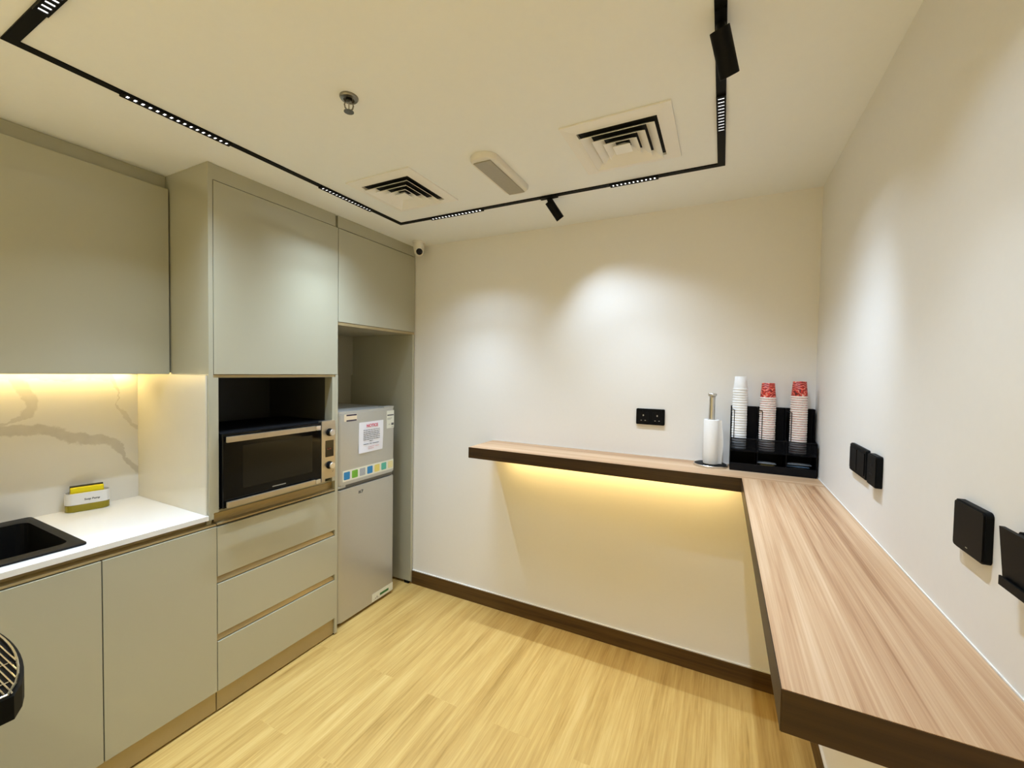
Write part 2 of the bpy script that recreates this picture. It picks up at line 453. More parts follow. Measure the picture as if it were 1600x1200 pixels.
# ------------------------------------------------------------------ microwave tower
YL, YR = -1.3475, -.671
t = thing('tower_cabinet', 'tall beige cabinet tower with open microwave niche above three drawers', 'cabinet', (-.3, -1.01, 0))
obj('side_panel', BM((XB + .001, -.021, YL, YL + .018, .001, .8795), (XB + .001, -.0, YL, YL + .018, .8795, H - .001)), 'cabinet laminate', t)
obj('side_panel', BM((XB + .001, -.0, YR - .018, YR, .009, 1.5125), (XB + .001, -.0215, YR - .018, YR, 1.5125, H - .001)), 'cabinet laminate', t)
a, b_ = YL + .0182, YR - .0182
obj('niche_lining', BM((-.56, -.0005, a, a + .0205, .9065, 1.500)), 'cabinet laminate', t)
obj('niche_lining', BM((-.56, -.0005, b_ - .0205, b_, .9065, 1.500)), 'cabinet laminate', t)
obj('niche_shade_lining', BM((-.575, -.561, a, b_, .8965, 1.515), (-.560, -.004, a + .021, a + .0215, .9065, 1.4995), (-.560, -.06, b_ - .0215, b_ - .021, .9065, 1.4995),
                     (-.560, -.012, a + .0215, b_ - .0215, 1.4975, 1.4999)), 'niche shade', t)  # back and thin dark sheets painted as the niche's shade
obj('niche_shelf', BM((-.56, -.03, a, b_, .8965, .9062)), 'cabinet laminate', t)
obj('niche_top', BM((-.56, -.004, a, b_, 1.5002, 1.5125)), 'gola profile', t)
obj('carcass', BM((-.575, -.024, a, b_, 1.516, 1.53), (-.575, -.024, a, b_, 2.33, 2.348), (XB + .002, -.576, a, b_, .1, 2.348), (-.56, -.024, a, b_, .10, .115)), 'carcass laminate', t)
obj('upper_door', BM((-.0205, 0, YL + .021, YR - .002, 1.5145, 2.347), bev=.0012), 'cabinet laminate', t)
obj('filler_strip', BM((-.024, -.004, a, YR - .0185, 2.3505, H - .001)), 'cabinet laminate', t)
for z0, z1 in ((.619, .840), (.358, .584), (.100, .324)):
    obj('drawer', BM((-.0205, 0, -1.3155, YR - .0165, z0, z1), bev=.0012), 'cabinet laminate', t)
for z0, z1 in ((.8415, .8963), (.5855, .625), (.3255, .364)):
    g = bmesh.new()
    if z0 > .8: prof_ = [(-.045, z1), (-.026, z1), (-.030, .875), (-.030, .858), (-.004, .855), (-.004, .8475), (-.045, .8475)]
    else: prof_ = [(-.045, z1), (-.022, z1), (-.022, z1 - .004), (-.0215, z1 - .006), (-.006, z0 + .005), (-.006, z0 + .0025), (-.045, z0 + .0025)]
    prism(g, prof_, -1.3145, b_, axis=1)
    obj('handle_channel', g, 'gola profile', t)
obj('kick_plate', BM((-.030, -.010, -1.316, b_, .009, .099)), 'gola profile', t)
obj('plinth_gap_shade', BM((-.045, -.031, -1.316, YR - .003, .0005, .1), (-.5, -.012, YR - .0165, YR - .0025, .0005, .0088)), 'dark void', t)  # black strips paint the shade behind the kick plate and under the panel
pb = BM((-.5608, -.535, -1.115, -1.035, 1.335, 1.42), bev=.004)
obj('power_socket', pb, 'black plastic', t)

# ------------------------------------------------------------------ microwave
MX = .018
t = thing('microwave', 'black and steel microwave with two horizontal door bars inside the tower niche', 'microwave', (-.2, -1.0, .907))
obj('body', BM((-.43, MX - .026, -1.300, -.714, .921, 1.2535), bev=.003), 'black metal', t)
for yy in (-1.25, -.76):
    for xx in (-.38, -.06):
        f = bmesh.new(); lathe(f, [(0, .9066), (.016, .9066), (.018, .92), (.018, .923), (0, .923)], (xx, yy, 0), 16)
        obj('foot', f, 'black plastic', t)
d = obj('door', BM((MX - .0255, MX, -1.3015, -.7975, .919, 1.2505), bev=.002), 'oven glass', t)
obj('window', BM((MX, MX + .0006, -1.216, -.852, .992, 1.190)), 'oven window', d)
for z in (1.2275, .938):
    h = obj('door_bar', BM((MX + .0122, MX + .024, -1.2955, -.848, z - .0125, z + .0125), bev=.0015), 'brushed steel', d)
    obj('bar_bracket', BM((MX, MX + .026, -.8475, -.818, z - .0125, z + .0125), bev=.003), 'chrome', h)
    obj('bar_bracket', BM((MX, MX + .012, -1.28, -1.262, z - .009, z + .009), bev=.003), 'chrome', h)
obj('maker_badge', BM((MX, MX + .0006, -1.075, -1.005, .964, .968)), 'lens grey', d)
p = obj('control_panel', BM((MX - .0255, MX + .003, -.7955, -.7045, .935, 1.2575), (MX - .0255, MX + .003, -.7955, -.772, .9195, .9352), bev=.0015), 'brushed steel', t)
obj('display_window', BM((MX + .003, MX + .0038, -.772, -.7175, 1.056, 1.148)), 'display', p)
obj('display_digits', BM(*[(MX + .0038, MX + .0041, -.760 + k * .0095, -.7535 + k * .0095, 1.096, 1.106) for k in range(3)]), 'display red', p)
for z in (1.193, 1.009):
    k = bmesh.new(); lathe(k, [(0, .0), (.0215, .0), (.0215, .004), (.0185, .005), (.0175, .022), (.0, .022)], (MX + .003, -.745, z), 28, (1, 0, 0))
    ko = obj('knob', k, 'black plastic', p, smooth=True)
    k = bmesh.new(); lathe(k, [(.0175, .022), (.0178, .026), (.016, .0285), (0, .0285)], (MX + .003, -.745, z), 28, (1, 0, 0))
    obj('knob_cap', k, 'silver knob', ko, smooth=True)
ck = bmesh.new()
tube(ck, [(MX + .0034, -.7275, .972), (MX + .0034, -.7235, .967), (MX + .0034, -.7165, .978)], .0008, 6)
obj('check_mark', ck, 'ink', p)

# ------------------------------------------------------------------ bridge cabinet over the fridge
t = thing('fridge_housing', 'beige cabinet bridging over the fridge with slim side panel by the wall', 'cabinet', (-.3, -.34, 0))
obj('side_panel', BM((XB + .001, 0, -.0285, -.008, .022, 1.798)), 'cabinet laminate', t)
obj('levelling_foot', BM((-.06, -.02, -.026, -.010, .0005, .022)), 'black plastic', t)
obj('levelling_foot', BM((-.58, -.54, -.026, -.010, .0005, .022)), 'black plastic', t)
obj('carcass', BM((XB + .001, -.0215, YR + .0015, -.008, 1.799, 1.815), (XB + .001, -.0215, YR + .0015, -.008, 2.33, 2.348), (XB + .001, XB + .015, YR + .0015, -.008, 1.815, 2.33),
                  (XB + .001, -.0215, -.026, -.008, 1.815, 2.33), (XB + .001, -.0215, YR + .0015, YR + .019, 1.815, 2.33)), 'carcass laminate', t)
obj('bottom_edge', BM((-.0213, -.002, YR + .0015, -.008, 1.798, 1.8145)), 'gola profile', t)
obj('door', BM((-.0205, 0, YR + .0015, -.006, 1.8165, 2.346), bev=.0012), 'cabinet laminate', t)
obj('filler_strip', BM((-.024, -.004, YR - .0015, -.0015, 2.3505, H - .001), (-.03, -.012, -.0075, -.0012, .1, 2.3505)), 'cabinet laminate', t)
obj('back_panel', BM((XB + .001, -.585, YR + .0015, -.029, 1.5, 1.798), (XB + .001, -.604, YR + .0015, -.029, .1, 1.4995)), 'carcass laminate', t)

# ------------------------------------------------------------------ fridge
fy0, fy1, FX = -.640, -.164, -.033
t = thing('refrigerator', 'silver two-door fridge with colourful stickers standing in the cabinet niche', 'fridge', (-.3, -.4, 0))
obj('body', BM((-.56, FX - .052, fy0 + .003, fy1 - .003, .018, 1.278), bev=.004), 'fridge body', t)
obj('base', BM((-.53, FX - .03, fy0 + .015, fy1 - .015, .0005, .018)), 'dark void', t)
tp = bmesh.new(); prism(tp, rrect(-.56, FX - .004, fy0, fy1, .02), 1.279, 1.292)
obj('top', tp, 'fridge silver', t)
obj('hinge_cover', BM((FX - .06, FX - .005, fy1 - .10, fy1 - .004, 1.2922, 1.299), bev=.003), 'fridge silver', t)
def fdoor(z0, z1):
    bm = bmesh.new(); prism(bm, rrect(FX - .050, FX, fy0, fy1, .022), z0, z1)
    bmesh.ops.bevel(bm, geom=[e for e in bm.edges if abs(e.verts[0].co.z - e.verts[1].co.z) < 1e-6], offset=.005, segments=2, affect='EDGES')
    return bm
fd = obj('freezer_door', fdoor(.850, 1.2785), 'fridge silver', t, smooth=True)
hg = bmesh.new(); prism(hg, rrect(FX - .046, FX - .012, fy0 + .01, fy1 - .004, .012), .8285, .8498)
obj('grip_recess', hg, 'fridge body', fd)
obj('hinge_end', BM((FX - .046, FX - .002, fy0 + .001, fy0 + .062, .832, .8502), bev=.007), 'fridge silver', fd)
ld = obj('fridge_door', fdoor(.020, .824), 'fridge silver', t, smooth=True)
fx = FX
def sticker(name, y0, y1, z0, z1, mat, par, d=.0005, b=0.):
    return obj(name, BM((fx, fx + d, y0, y1, z0, z1)), mat, par)
st = sticker('sticker_strip', -.606, fy1 - .013, .870, .936, 'sticker white', fd)
cols = ['sticker blue', 'sticker green', 'sticker grey', 'sticker blue', 'sticker yellow', 'sticker teal', 'sticker pale yellow']
for k, c in enumerate(cols):
    y0 = -.598 + k * .0615
    bm = bmesh.new(); prism(bm, rrect(y0, y0 + .046, .880, .927, .006, 3), fx + .0005, fx + .0009, axis=0)
    obj('icon_tile', bm, c, st)
st = sticker('size_sticker', -.597, -.50, 1.232, 1.274, 'sticker cream', fd)
obj('sticker_band', BM((fx + .0005, fx + .0008, -.580, -.502, 1.2635, 1.272), (fx + .0005, fx + .0008, -.580, -.502, 1.2315, 1.2395)), 'sticker purple', st)
st = sticker('energy_label', -.243, fy1 - .010, 1.152, 1.270, 'sticker white', fd)
obj('label_print', BM((fx + .0005, fx + .0008, -.238, -.178, 1.236, 1.244), (fx + .0005, fx + .0008, -.238, -.195, 1.218, 1.2205), (fx + .0005, fx + .0008, -.238, -.205, 1.210, 1.2118),
                      (fx + .0005, fx + .0008, -.200, -.178, 1.171, 1.186), (fx + .0005, fx + .0008, -.225, -.207, 1.177, 1.179), (fx + .0005, fx + .0008, -.198, -.190, 1.158, 1.161), (fx + .0005, fx + .0008, -.187, -.180, 1.158, 1.161)), 'ink', st)
st = sticker('eco_label', -.365, fy1 - .010, .024, .076, 'sticker white', ld)
obj('green_bar', BM((fx + .0005, fx + .0009, -.295, -.215, .038, .054)), 'label green', st)
obj('label_print', BM(*[(fx + .0005, fx + .0008, -.352 + k * .014, -.344 + k * .014, .034, .036 + .006 * (k % 3)) for k in range(4)]), 'lens grey', st)
em = bmesh.new()
tube(em, [(fx + .0006, -.480, .772), (fx + .0006, -.480, .790), (fx + .0006, -.468, .773), (fx + .0006, -.468, .790)], .0022, 6)
tube(em, [(fx + .0006, -.462, .790), (fx + .0006, -.448, .790), (fx + .0006, -.458, .772)], .0022, 6)
obj('door_emblem', em, 'ink', ld)

# notice sheet stuck on the freezer door
def sheet(y0, y1, z0, z1):
    bm = bmesh.new(); ny, nz = 8, 10; g = []
    for j in range(nz + 1):
        row = []
        for i in range(ny + 1):
            u, v = i / ny, j / nz
            y = y0 + (y1 - y0) * u - .006 * (1 - v) ; z = z0 + (z1 - z0) * v
            lift = .0012 + .004 * (1 - v) ** 3 * (1 - u) + .005 * max(0, u - .8) * 5 * v * (1 - v) * 2
            row.append((fx + lift, y, z))
        g.append(row)
    F = [[bm.verts.new(p) for p in r] for r in g]; Bk = [[bm.verts.new((p[0] - .0006, p[1], p[2])) for p in r] for r in g]
    for j in range(nz):
        for i in range(ny):
            bm.faces.new((F[j][i], F[j][i + 1], F[j + 1][i + 1], F[j + 1][i])); bm.faces.new((Bk[j][i], Bk[j + 1][i], Bk[j + 1][i + 1], Bk[j][i + 1]))
    for j in range(nz):
        for i in (0, ny): bm.faces.new((F[j][i], F[j + 1][i], Bk[j + 1][i], Bk[j][i]))
    for i in range(ny):
        for j in (0, nz): bm.faces.new((F[j][i], F[j][i + 1], Bk[j][i + 1], Bk[j][i]))
    return bm
t = thing('paper_notice', 'white printed paper notice with red heading taped on the freezer door', 'notice', (fx, -.38, 1.12))
obj('sheet', sheet(-.482, -.276, 1.022, 1.214), 'paper', t, smooth=True)
text('heading', 'NOTICE', 'ink red', .027, (fx + .0031, -.374, 1.188), (0, 1, 0), (0, 0, 1), t, bold=.0006)
ln = bmesh.new(); rnd = random.Random(3)
for k in range(7):
    z = 1.162 - k * .0118; y = -.450; end = -.310 if k < 6 else -.405
    if k == 6: y = -.40; end = -.37
    while y < end:
        w = rnd.uniform(.010, .026); w = min(w, end - y)
        box(ln, fx + .0042, fx + .0045, y, y + w, z - .0018, z + .0018); y += w + .0035
for y, w in ((-.45, .045), (-.40, .02), (-.374, .055)): box(ln, fx + .0048, fx + .0051, y, y + w, 1.072, 1.0755)
obj('printed_lines', ln, 'ink', t)
l2 = bmesh.new()
for y, w, z in ((-.412, .055, 1.054), (-.352, .035, 1.054), (-.412, .05, 1.043)): box(l2, fx + .0050, fx + .0053, y, y + w, z - .0016, z + .0016)
obj('red_lines', l2, 'ink pink', t)

# ------------------------------------------------------------------ soap dispenser caddy and sponge
def turned(pts, c, a):
    ca, sa = math.cos(a), math.sin(a)
    return [(c[0] + x * ca - y * sa, c[1] + x * sa + y * ca) for x, y in pts]
cc, ang = (-.560, -1.556), math.radians(-13)
t = thing('soap_caddy', 'white soap pump caddy with yellow liquid base standing by the splashback', 'soap dispenser', (*cc, .90))
cb = bmesh.new(); prism(cb, turned(rrect(-.030, .030, -.071, .071, .026), cc, ang), .9005, .932)
bmesh.ops.bevel(cb, geom=[e for e in cb.edges if abs(e.verts[0].co.z - e.verts[1].co.z) < 1e-6], offset=.003, segments=2, affect='EDGES')
obj('soap_reservoir', cb, 'soap liquid', t, smooth=True)
cb = bmesh.new()
o2 = turned(rrect(-.031, .031, -.072, .072, .027), cc, ang); i2 = turned(rrect(-.028, .028, -.069, .069, .024), cc, ang)
ring(cb, o2, i2, .932, .982, c=.0008)
box_floor = turned(rrect(-.028, .028, -.069, .069, .024), cc, ang); prism(cb, box_floor, .932, .936)
band = obj('white_band', cb, 'holder white', t, smooth=True)
nx = Vector((math.cos(ang), math.sin(ang), 0)); ny_ = Vector((-math.sin(ang), math.cos(ang), 0))
text('lettering', 'Soap Pump', 'ink', .011, Vector((*cc, .952)) + nx * .0313 + ny_ * .012, ny_, (0, 0, 1), band, bold=.0004)
tr = bmesh.new(); prism(tr, turned(rrect(-.027, .027, -.068, .068, .023), cc, ang), .955, .962)
obj('sponge_tray', tr, 'lens grey', t)
t = thing('sponge', 'yellow sponge with dark scouring pad lying in the soap caddy', 'sponge', (*cc, .9625))
sb = bmesh.new(); prism(sb, turned(rrect(-.004, .022, -.055, .052, .004, 3), cc, ang), .9625, .984); obj('lower_foam', sb, 'sponge yellow', t)
sb = bmesh.new(); prism(sb, turned(rrect(-.003, .021, -.054, .051, .004, 3), cc, ang), .985, 1.0035); obj('upper_foam', sb, 'sponge yellow', t)
sb = bmesh.new(); prism(sb, turned(rrect(-.014, -.0045, -.055, .051, .002, 3), cc, ang), .9625, 1.0095); obj('scouring_pad', sb, 'sponge scrub', t)

# ------------------------------------------------------------------ L-shaped bar counter
t = thing('bar_counter', 'L-shaped floating oak bar counter running along the two bare walls', 'counter', (1.5, -.3, ZS - ST))
bm = bmesh.new(); prism(bm, [(SX, -.0005), (SX, -SD), (AX, -SD), (W - .0005, -SD), (W - .0005, -.0005)], ZS - ST, ZS)
obj('rear_top', bm, 'bar wood across', t)
obj('side_top', BM((AX, W - .0005, AY, -SD - .0003, ZS - ST, ZS)), 'bar wood lengthwise', t)
E = .0012  # thin edge strips carry the counter's shade in a darker wood colour
obj('front_edge', BM((SX, AX - E, -SD - E, -SD - .0001, ZS - ST, ZS - .0008)), 'shaded edge across', t)
obj('end_edge', BM((SX - E, SX - .0001, -SD, -.0005, ZS - ST, ZS - .0008)), 'shaded edge lengthwise', t)
obj('inner_edge', BM((AX - E, AX - .0001, AY, -SD - .0002, ZS - ST, ZS - .0008)), 'shaded edge lengthwise', t)
obj('near_edge', BM((AX, W - .0005, AY - E, AY - .0001, ZS - ST, ZS - .0008)), 'shaded edge across', t)
obj('led_profile', BM((SX + .12, AX - .02, -.075, -.050, ZS - ST - .006, ZS - ST - .0002)), 'vent white', t)
obj('led_strip', BM((SX + .12, AX - .02, -.070, -.055, ZS - ST - .0085, ZS - ST - .0061)), 'led warm', t)
struct('trim_3', BM((SX, W, -.0025, 0, ZS + .0002, ZS + .003)), 'white plastic')
struct('trim_4', BM((W - .0025, W, AY, -.0025, ZS + .0002, ZS + .003)), 'white plastic')

# ------------------------------------------------------------------ wall plates
t = thing('socket_outlet', 'black double power socket on the back wall above the bar counter', 'socket', (1.628, 0, 1.315))
def plate_y(x0, x1, z0, z1, d, r=.006):
    bm = bmesh.new(); prism(bm, rrect(x0, x1, z0, z1, r, 4), -d, -.0003, axis=1)
    return bm
obj('plate', plate_y(1.554, 1.702, 1.272, 1.358, .010), 'black plastic', t)
for k in (0, 1):
    cx = 1.592 + k * .072
    obj('socket_insert', plate_y(cx - .026, cx + .026, 1.283, 1.340, .0115, .003), 'black metal', t)
    obj('switch_rocker', BM((cx - .009 + (k * 2 - 1) * .012, cx + .009 + (k * 2 - 1) * .012, -.0145, -.0116, 1.343, 1.353)), 'black plastic', t)
    for q in ((cx - .014, cx - .007, -.0120, -.0116, 1.293, 1.296), (cx + .007, cx + .014, -.0120, -.0116, 1.293, 1.296), (cx - .003, cx + .003, -.0120, -.0116, 1.318, 1.326)):
        obj('pin_hole', BM(q), 'lens grey', t)

def plate_x(y0, y1, z0, z1, d, r=.006, d0=.0003):
    bm = bmesh.new(); prism(bm, rrect(y0, y1, z0, z1, r, 4), W - d, W - d0, axis=0)
    bmesh.ops.bevel(bm, geom=[e for e in bm.edges if all(abs(v.co.x - (W - d)) < 1e-6 for v in e.verts)], offset=.0025, segments=2, affect='EDGES')
    return bm
t = thing('switch_plate', 'wide slim black switch plate on the side wall, farthest along the counter', 'switch', (W, -.73, 1.3))
obj('plate', plate_x(-.826, -.654, 1.248, 1.336, .010), 'black plastic', t)
for k in range(2): obj('rocker', plate_x(-.818 + k * .08, -.742 + k * .08, 1.257, 1.327, .0125, .003, .0101), 'black metal', t)
t = thing('socket_outlet', 'small square black socket beside the wide switch plate, side wall', 'socket', (W, -.9, 1.3))
obj('plate', plate_x(-.934, -.860, 1.250, 1.336, .016), 'black plastic', t)
for q in ((W - .0168, W - .0161, -.898, -.892, 1.302, 1.310), (W - .0168, W - .0161, -.909, -.902, 1.280, 1.284), (W - .0168, W - .0161, -.889, -.882, 1.280, 1.284)):
    obj('pin_hole', BM(q), 'dark void', t)
t = thing('switch_plate', 'blank square black plate on the side wall, next to the tilted holder', 'switch', (W, -1.39, 1.3))
obj('plate', plate_x(-1.4415, -1.344, 1.252, 1.3365, .012, .008), 'black plastic', t)
obj('indicator', BM((W - .0124, W - .0121, -1.396, -1.390, 1.262, 1.2635)), 'lens grey', t)
t = thing('wall_holder', 'tilted black wall holder with bottom ledge beside the blank plate', 'holder', (W, -1.56, 1.3))
obj('plate', plate_x(-1.606, -1.519, 1.246, 1.335, .011), 'black plastic', t)
bm = bmesh.new(); prism(bm, [(W - .0175, 1.262), (W - .0112, 1.262), (W - .0175, 1.336), (W - .0235, 1.336)], -1.606, -1.508, axis=1); obj('back_rest', bm, 'black plastic', t)
obj('ledge', BM((W - .0225, W - .0112, -1.606, -1.5105, 1.2515, 1.2618), (W - .0225, W - .0200, -1.606, -1.5105, 1.2618, 1.2650)), 'black plastic', t)

# ------------------------------------------------------------------ paper towel holder
tc_ = (1.930, -.088)
t = thing('paper_towel_holder', 'upright steel paper towel holder with black round base on the bar counter', 'holder', (*tc_, ZS))
bm = bmesh.new(); lathe(bm, [(0, .0003), (.0755, .0003), (.0765, .003), (.0765, .0095), (.0745, .0115), (.070, .0105)], (*tc_, ZS), 48); ft = obj('base', bm, 'steel', t, smooth=True)
bm = bmesh.new(); lathe(bm, [(0, .0115), (.0715, .0115), (.0735, .0106), (.0735, .010)], (*tc_, ZS), 48); obj('base_pad', bm, 'black plastic', ft, smooth=True)
bm = bmesh.new(); lathe(bm, [(0, .0116), (.0135, .0116), (.0135, .340), (0, .340)], (*tc_, ZS), 24); po = obj('pole', bm, 'steel', t, smooth=True)
bm = bmesh.new(); lathe(bm, [(0, .3402), (.0125, .3402), (.0205, .346), (.0205, .354), (.018, .357), (0, .357)], (*tc_, ZS), 24); obj('finial', bm, 'steel', po, smooth=True)
t = thing('paper_towel_roll', 'slim white paper towel roll standing on the steel holder', 'paper towel', (*tc_, ZS + .012))
bm = bmesh.new(); lathe(bm, [(.019, .0125), (.033, .0125), (.0345, .016), (.0345, .226), (.0335, .2285), (.019, .2285), (.019, .0125)], (*tc_, ZS), 40); obj('roll', bm, 'tissue', t, smooth=True)
bm = bmesh.new(); lathe(bm, [(.0175, .0125), (.0188, .0125), (.0188, .2275), (.0175, .2275), (.0175, .0125)], (*tc_, ZS), 32); obj('core', bm, 'lens grey', t, smooth=True)
fl = bmesh.new(); P_, Q_ = [], []
for k in range(13):
    u = k / 12; zz = ZS + .2275 - .2135 * u
    r0 = .0352; w = .020 + .012 * math.sin(PI * u) ** 2 + .008 * u
    row = []
    for j in range(7):
        s = j / 6; a = -.55 + s * .75
        row.append((tc_[0] + r0 * math.cos(a) * (1 if s < .6 else 1) + w * s * s * .55, tc_[1] + r0 * math.sin(a) - .010 * s * s, zz))
    P_.append([fl.verts.new(p) for p in row]); Q_.append([fl.verts.new((p[0] - .0003, p[1] + .0006, p[2])) for p in row])
for k in range(12):
    for j in range(6):
        fl.faces.new((P_[k][j], P_[k][j + 1], P_[k + 1][j + 1], P_[k + 1][j])); fl.faces.new((Q_[k][j], Q_[k + 1][j], Q_[k + 1][j + 1], Q_[k][j + 1]))
    for j in (0, 6): fl.faces.new((P_[k][j], P_[k + 1][j], Q_[k + 1][j], Q_[k][j]))
for j in range(6):
    for k in (0, 12): fl.faces.new((P_[k][j], P_[k][j + 1], Q_[k][j + 1], Q_[k][j]))
obj('loose_sheet', fl, 'tissue', t, smooth=True)

# ------------------------------------------------------------------ cup organiser
rx0, rx1, ryf, ryb = 2.013, 2.352, -.138, -.012
t = thing('cup_organizer', 'black wire mesh cup organiser filled with paper cups in the bar corner', 'organizer', (2.18, -.07, ZS))
zt, zf = 1.398, 1.196
cw = (rx1 - rx0) / 3
obj('back_panel', BM((rx0, rx1, ryb - .002, ryb, ZS + .0005, zt)), 'wire black', t)
for k, x in enumerate((rx0, rx0 + cw - .001, rx0 + 2 * cw - .001, rx1 - .002)):
    bm = bmesh.new()
    full = k in (0, 3)
    prism(bm, [(ryf, ZS + .001), (ryb - .002, ZS + .001), (ryb - .002, zt), (ryf + (.075 if full else .06), zt), (ryf + (.075 if full else .06), 1.262), (ryf, 1.25)], x, x + .002, axis=0)
    obj('side_panel' if full else 'divider', bm, 'wire black', t)
obj('base', BM((rx0 + .002, rx1 - .002, ryf, ryb - .002, ZS + .0005, ZS + .004)), 'wire black', t)
obj('front_lip', BM((rx0, rx1, ryf - .002, ryf, ZS + .0005, ZS + .037), bev=.0006), 'wire black', t)
obj('upper_shelf', BM((rx0 + .002, rx1 - .002, ryf + .002, ryb - .002, zf - .004, zf - .001)), 'wire black', t)
for k in range(3):
    x0 = rx0 + cw * k + .002; x1 = x0 + cw - .004
    bm = bmesh.new()                                     # bowed mesh front of each cup well
    prof = [(x0 + (x1 - x0) * i / 10, ryf + .002 - .010 * math.sin(PI * i / 10)) for i in range(11)]
    A_ = [bm.verts.new((x, y, zf - .004)) for x, y in prof]; B2 = [bm.verts.new((x, y, 1.252)) for x, y in prof]
    A3 = [bm.verts.new((x, y + .0012, zf - .004)) for x, y in prof]; B3 = [bm.verts.new((x, y + .0012, 1.252)) for x, y in prof]
    for i in range(10):
        for q in ((A_, B2), (B3, A3), (B2, B3), (A3, A_)): bm.faces.new((q[0][i], q[0][i + 1], q[1][i + 1], q[1][i]))
    obj('well_front', bm, 'black wire mesh', t)
    bm = bmesh.new()
    tube(bm, [(x, y, 1.2535) for x, y in prof], .0022, 8)
    xp = x0 + .012
    tube(bm, [(xp, ryf - .001, 1.2535), (xp, ryf - .001, 1.385), (x0, ryf + .075, 1.385)], .0018, 8)
    obj('wire_frame', bm, 'wire black', t)

# ------------------------------------------------------------------ cups, one object each
def cup_mesh(name, r_top, r_mouth, h, rim_h, rim_r, mats, sh=.0005):
    """upside-down cup: closed end up; z = 0 at the mouth"""
    bm = bmesh.new()
    rr = lambda z: r_mouth + (r_top - r_mouth) * z / h
    lathe(bm, [(rr(rim_h), rim_h), (r_top, h - .001), (r_top - .0012, h), (0, h)], seg=28)
    n_out = len(bm.faces)
    lathe(bm, [(0, h - sh * 1.5), (r_top - sh * 2, h - sh * 1.5), (r_mouth - sh * 2, .0005)], seg=28)
    n_in = len(bm.faces)
    lathe(bm, [(r_mouth - sh * 2, .0005), (r_mouth, 0), (r_mouth + rim_r, rim_h * .25), (r_mouth + rim_r, rim_h * .75), (rr(rim_h), rim_h)], seg=28)
    for i, f in enumerate(bm.faces): f.material_index = 0 if i < n_out else (2 if i < n_in else 1)
    me = bpy.data.meshes.new(name)
    bmesh.ops.recalc_face_normals(bm, faces=bm.faces)
    bm.to_mesh(me); bm.free()
    for m in mats: me.materials.append(MATS[m])
    me.shade_smooth(); me.set_sharp_from_angle(angle=math.radians(50))
    return me
red_me = cup_mesh('paper_cup', .0262, .0325, .075, .0088, .0013, ['cup print', 'cup rim', 'cup inside'])
foam_me = cup_mesh('foam_cup', .0250, .0305, .066, .0118, .0014, ['foam white', 'foam white', 'foam white'])
def stack(me, name, x, y, z0, step, n, lab_top, lab, group, cat='cup', sway=.0004, rng=random.Random(5)):
    first = None
    for k in range(n):
        if first is None:
            o = bpy.data.objects.new(name, me); first = o
        else: o = first.copy()
        COL.objects.link(o)
        o.location = (x + rng.uniform(-sway, sway), y + rng.uniform(-sway, sway), z0 + k * step)
        o.rotation_euler = (0, 0, rng.uniform(0, 6.28))
        tag(o, lab_top if k == n - 1 else lab, cat, group)
cy_ = -.078
stack(foam_me, 'foam_cup', 2.050, cy_, zf - .0005, .0122, 24, 'topmost plain white cup of the white stack in the cup organiser', 'plain white cup nested in the white stack next to the towel roll', 'white cups in the organiser')
stack(red_me, 'paper_cup', 2.165, cy_, zf - .0005, .0106, 24, 'topmost red printed cup of the stack standing in the middle of the organiser', 'red paper cup with only its pale rim showing, in the middle stack', 'red cups in the middle stack')
stack(red_me, 'paper_cup', 2.287, cy_, zf - .0005, .0106, 25, 'topmost red printed cup of the stack nearest the side wall', 'red paper cup with only its pale rim showing, in the side wall stack', 'red cups in the stack by the side wall')

def sachet(name, c, l, w, th, az, tilt, mat, label, group):
    bm = bmesh.new(); nx_, ny2 = 10, 4; Tp, Bt = [], []
    for i in range(nx_ + 1):
        a, b2 = [], []
        for j in range(ny2 + 1):
            u, v = i / nx_, j / ny2
            p = th / 2 * (math.sin(PI * u) * math.sin(PI * v)) ** .6 + .0002
            a.append(bm.verts.new(((u - .5) * l, (v - .5) * w, p))); b2.append(bm.verts.new(((u - .5) * l, (v - .5) * w, -p)))
        Tp.append(a); Bt.append(b2)
    for i in range(nx_):
        for j in range(ny2):
            bm.faces.new((Tp[i][j], Tp[i + 1][j], Tp[i + 1][j + 1], Tp[i][j + 1])); bm.faces.new((Bt[i][j], Bt[i][j + 1], Bt[i + 1][j + 1], Bt[i + 1][j]))
    for i in range(nx_):
        for j in (0, ny2): bm.faces.new((Tp[i][j], Tp[i + 1][j], Bt[i + 1][j], Bt[i][j]))
    for j in range(ny2):
        for i in (0, nx_): bm.faces.new((Tp[i][j], Tp[i][j + 1], Bt[i][j + 1], Bt[i][j]))
    o = obj(name, bm, mat, smooth=True)
    o.location = c; o.rotation_euler = (tilt, 0, az)
    return tag(o, label, 'sachet', group)
zb = ZS + .0045
g_ = 'sachets in the organiser bin nearest the side wall'
sachet('sachet', (2.293, -.1085, zb + .0055), .092, .055, .010, .02, 0, 'sachet silver', 'silver sachet lying lowest in the organiser bin nearest the side wall', g_)
sachet('sachet', (2.291, -.107, zb + .0165), .088, .050, .010, -.03, 0, 'sachet blue', 'dark blue sachet between two silver ones in the organiser bin', g_)
sachet('sachet', (2.287, -.106, zb + .0275), .086, .048, .010, .05, 0, 'sachet silver', 'silver sachet with blue one beneath, topmost in the bin nearest the side wall', g_)
sachet('sachet', (2.286, -.107, zb + .0380), .084, .050, .009, -.06, 0, 'sachet blue', 'dark sachet lying on the silver ones in the bin nearest the side wall', g_)
sachet('sachet', (2.289, -.107, zb + .0480), .090, .050, .009, .03, 0, 'sachet silver', 'pale sachet on the very top of the pile nearest the side wall', g_)
g_ = 'sachets in the middle organiser bin'
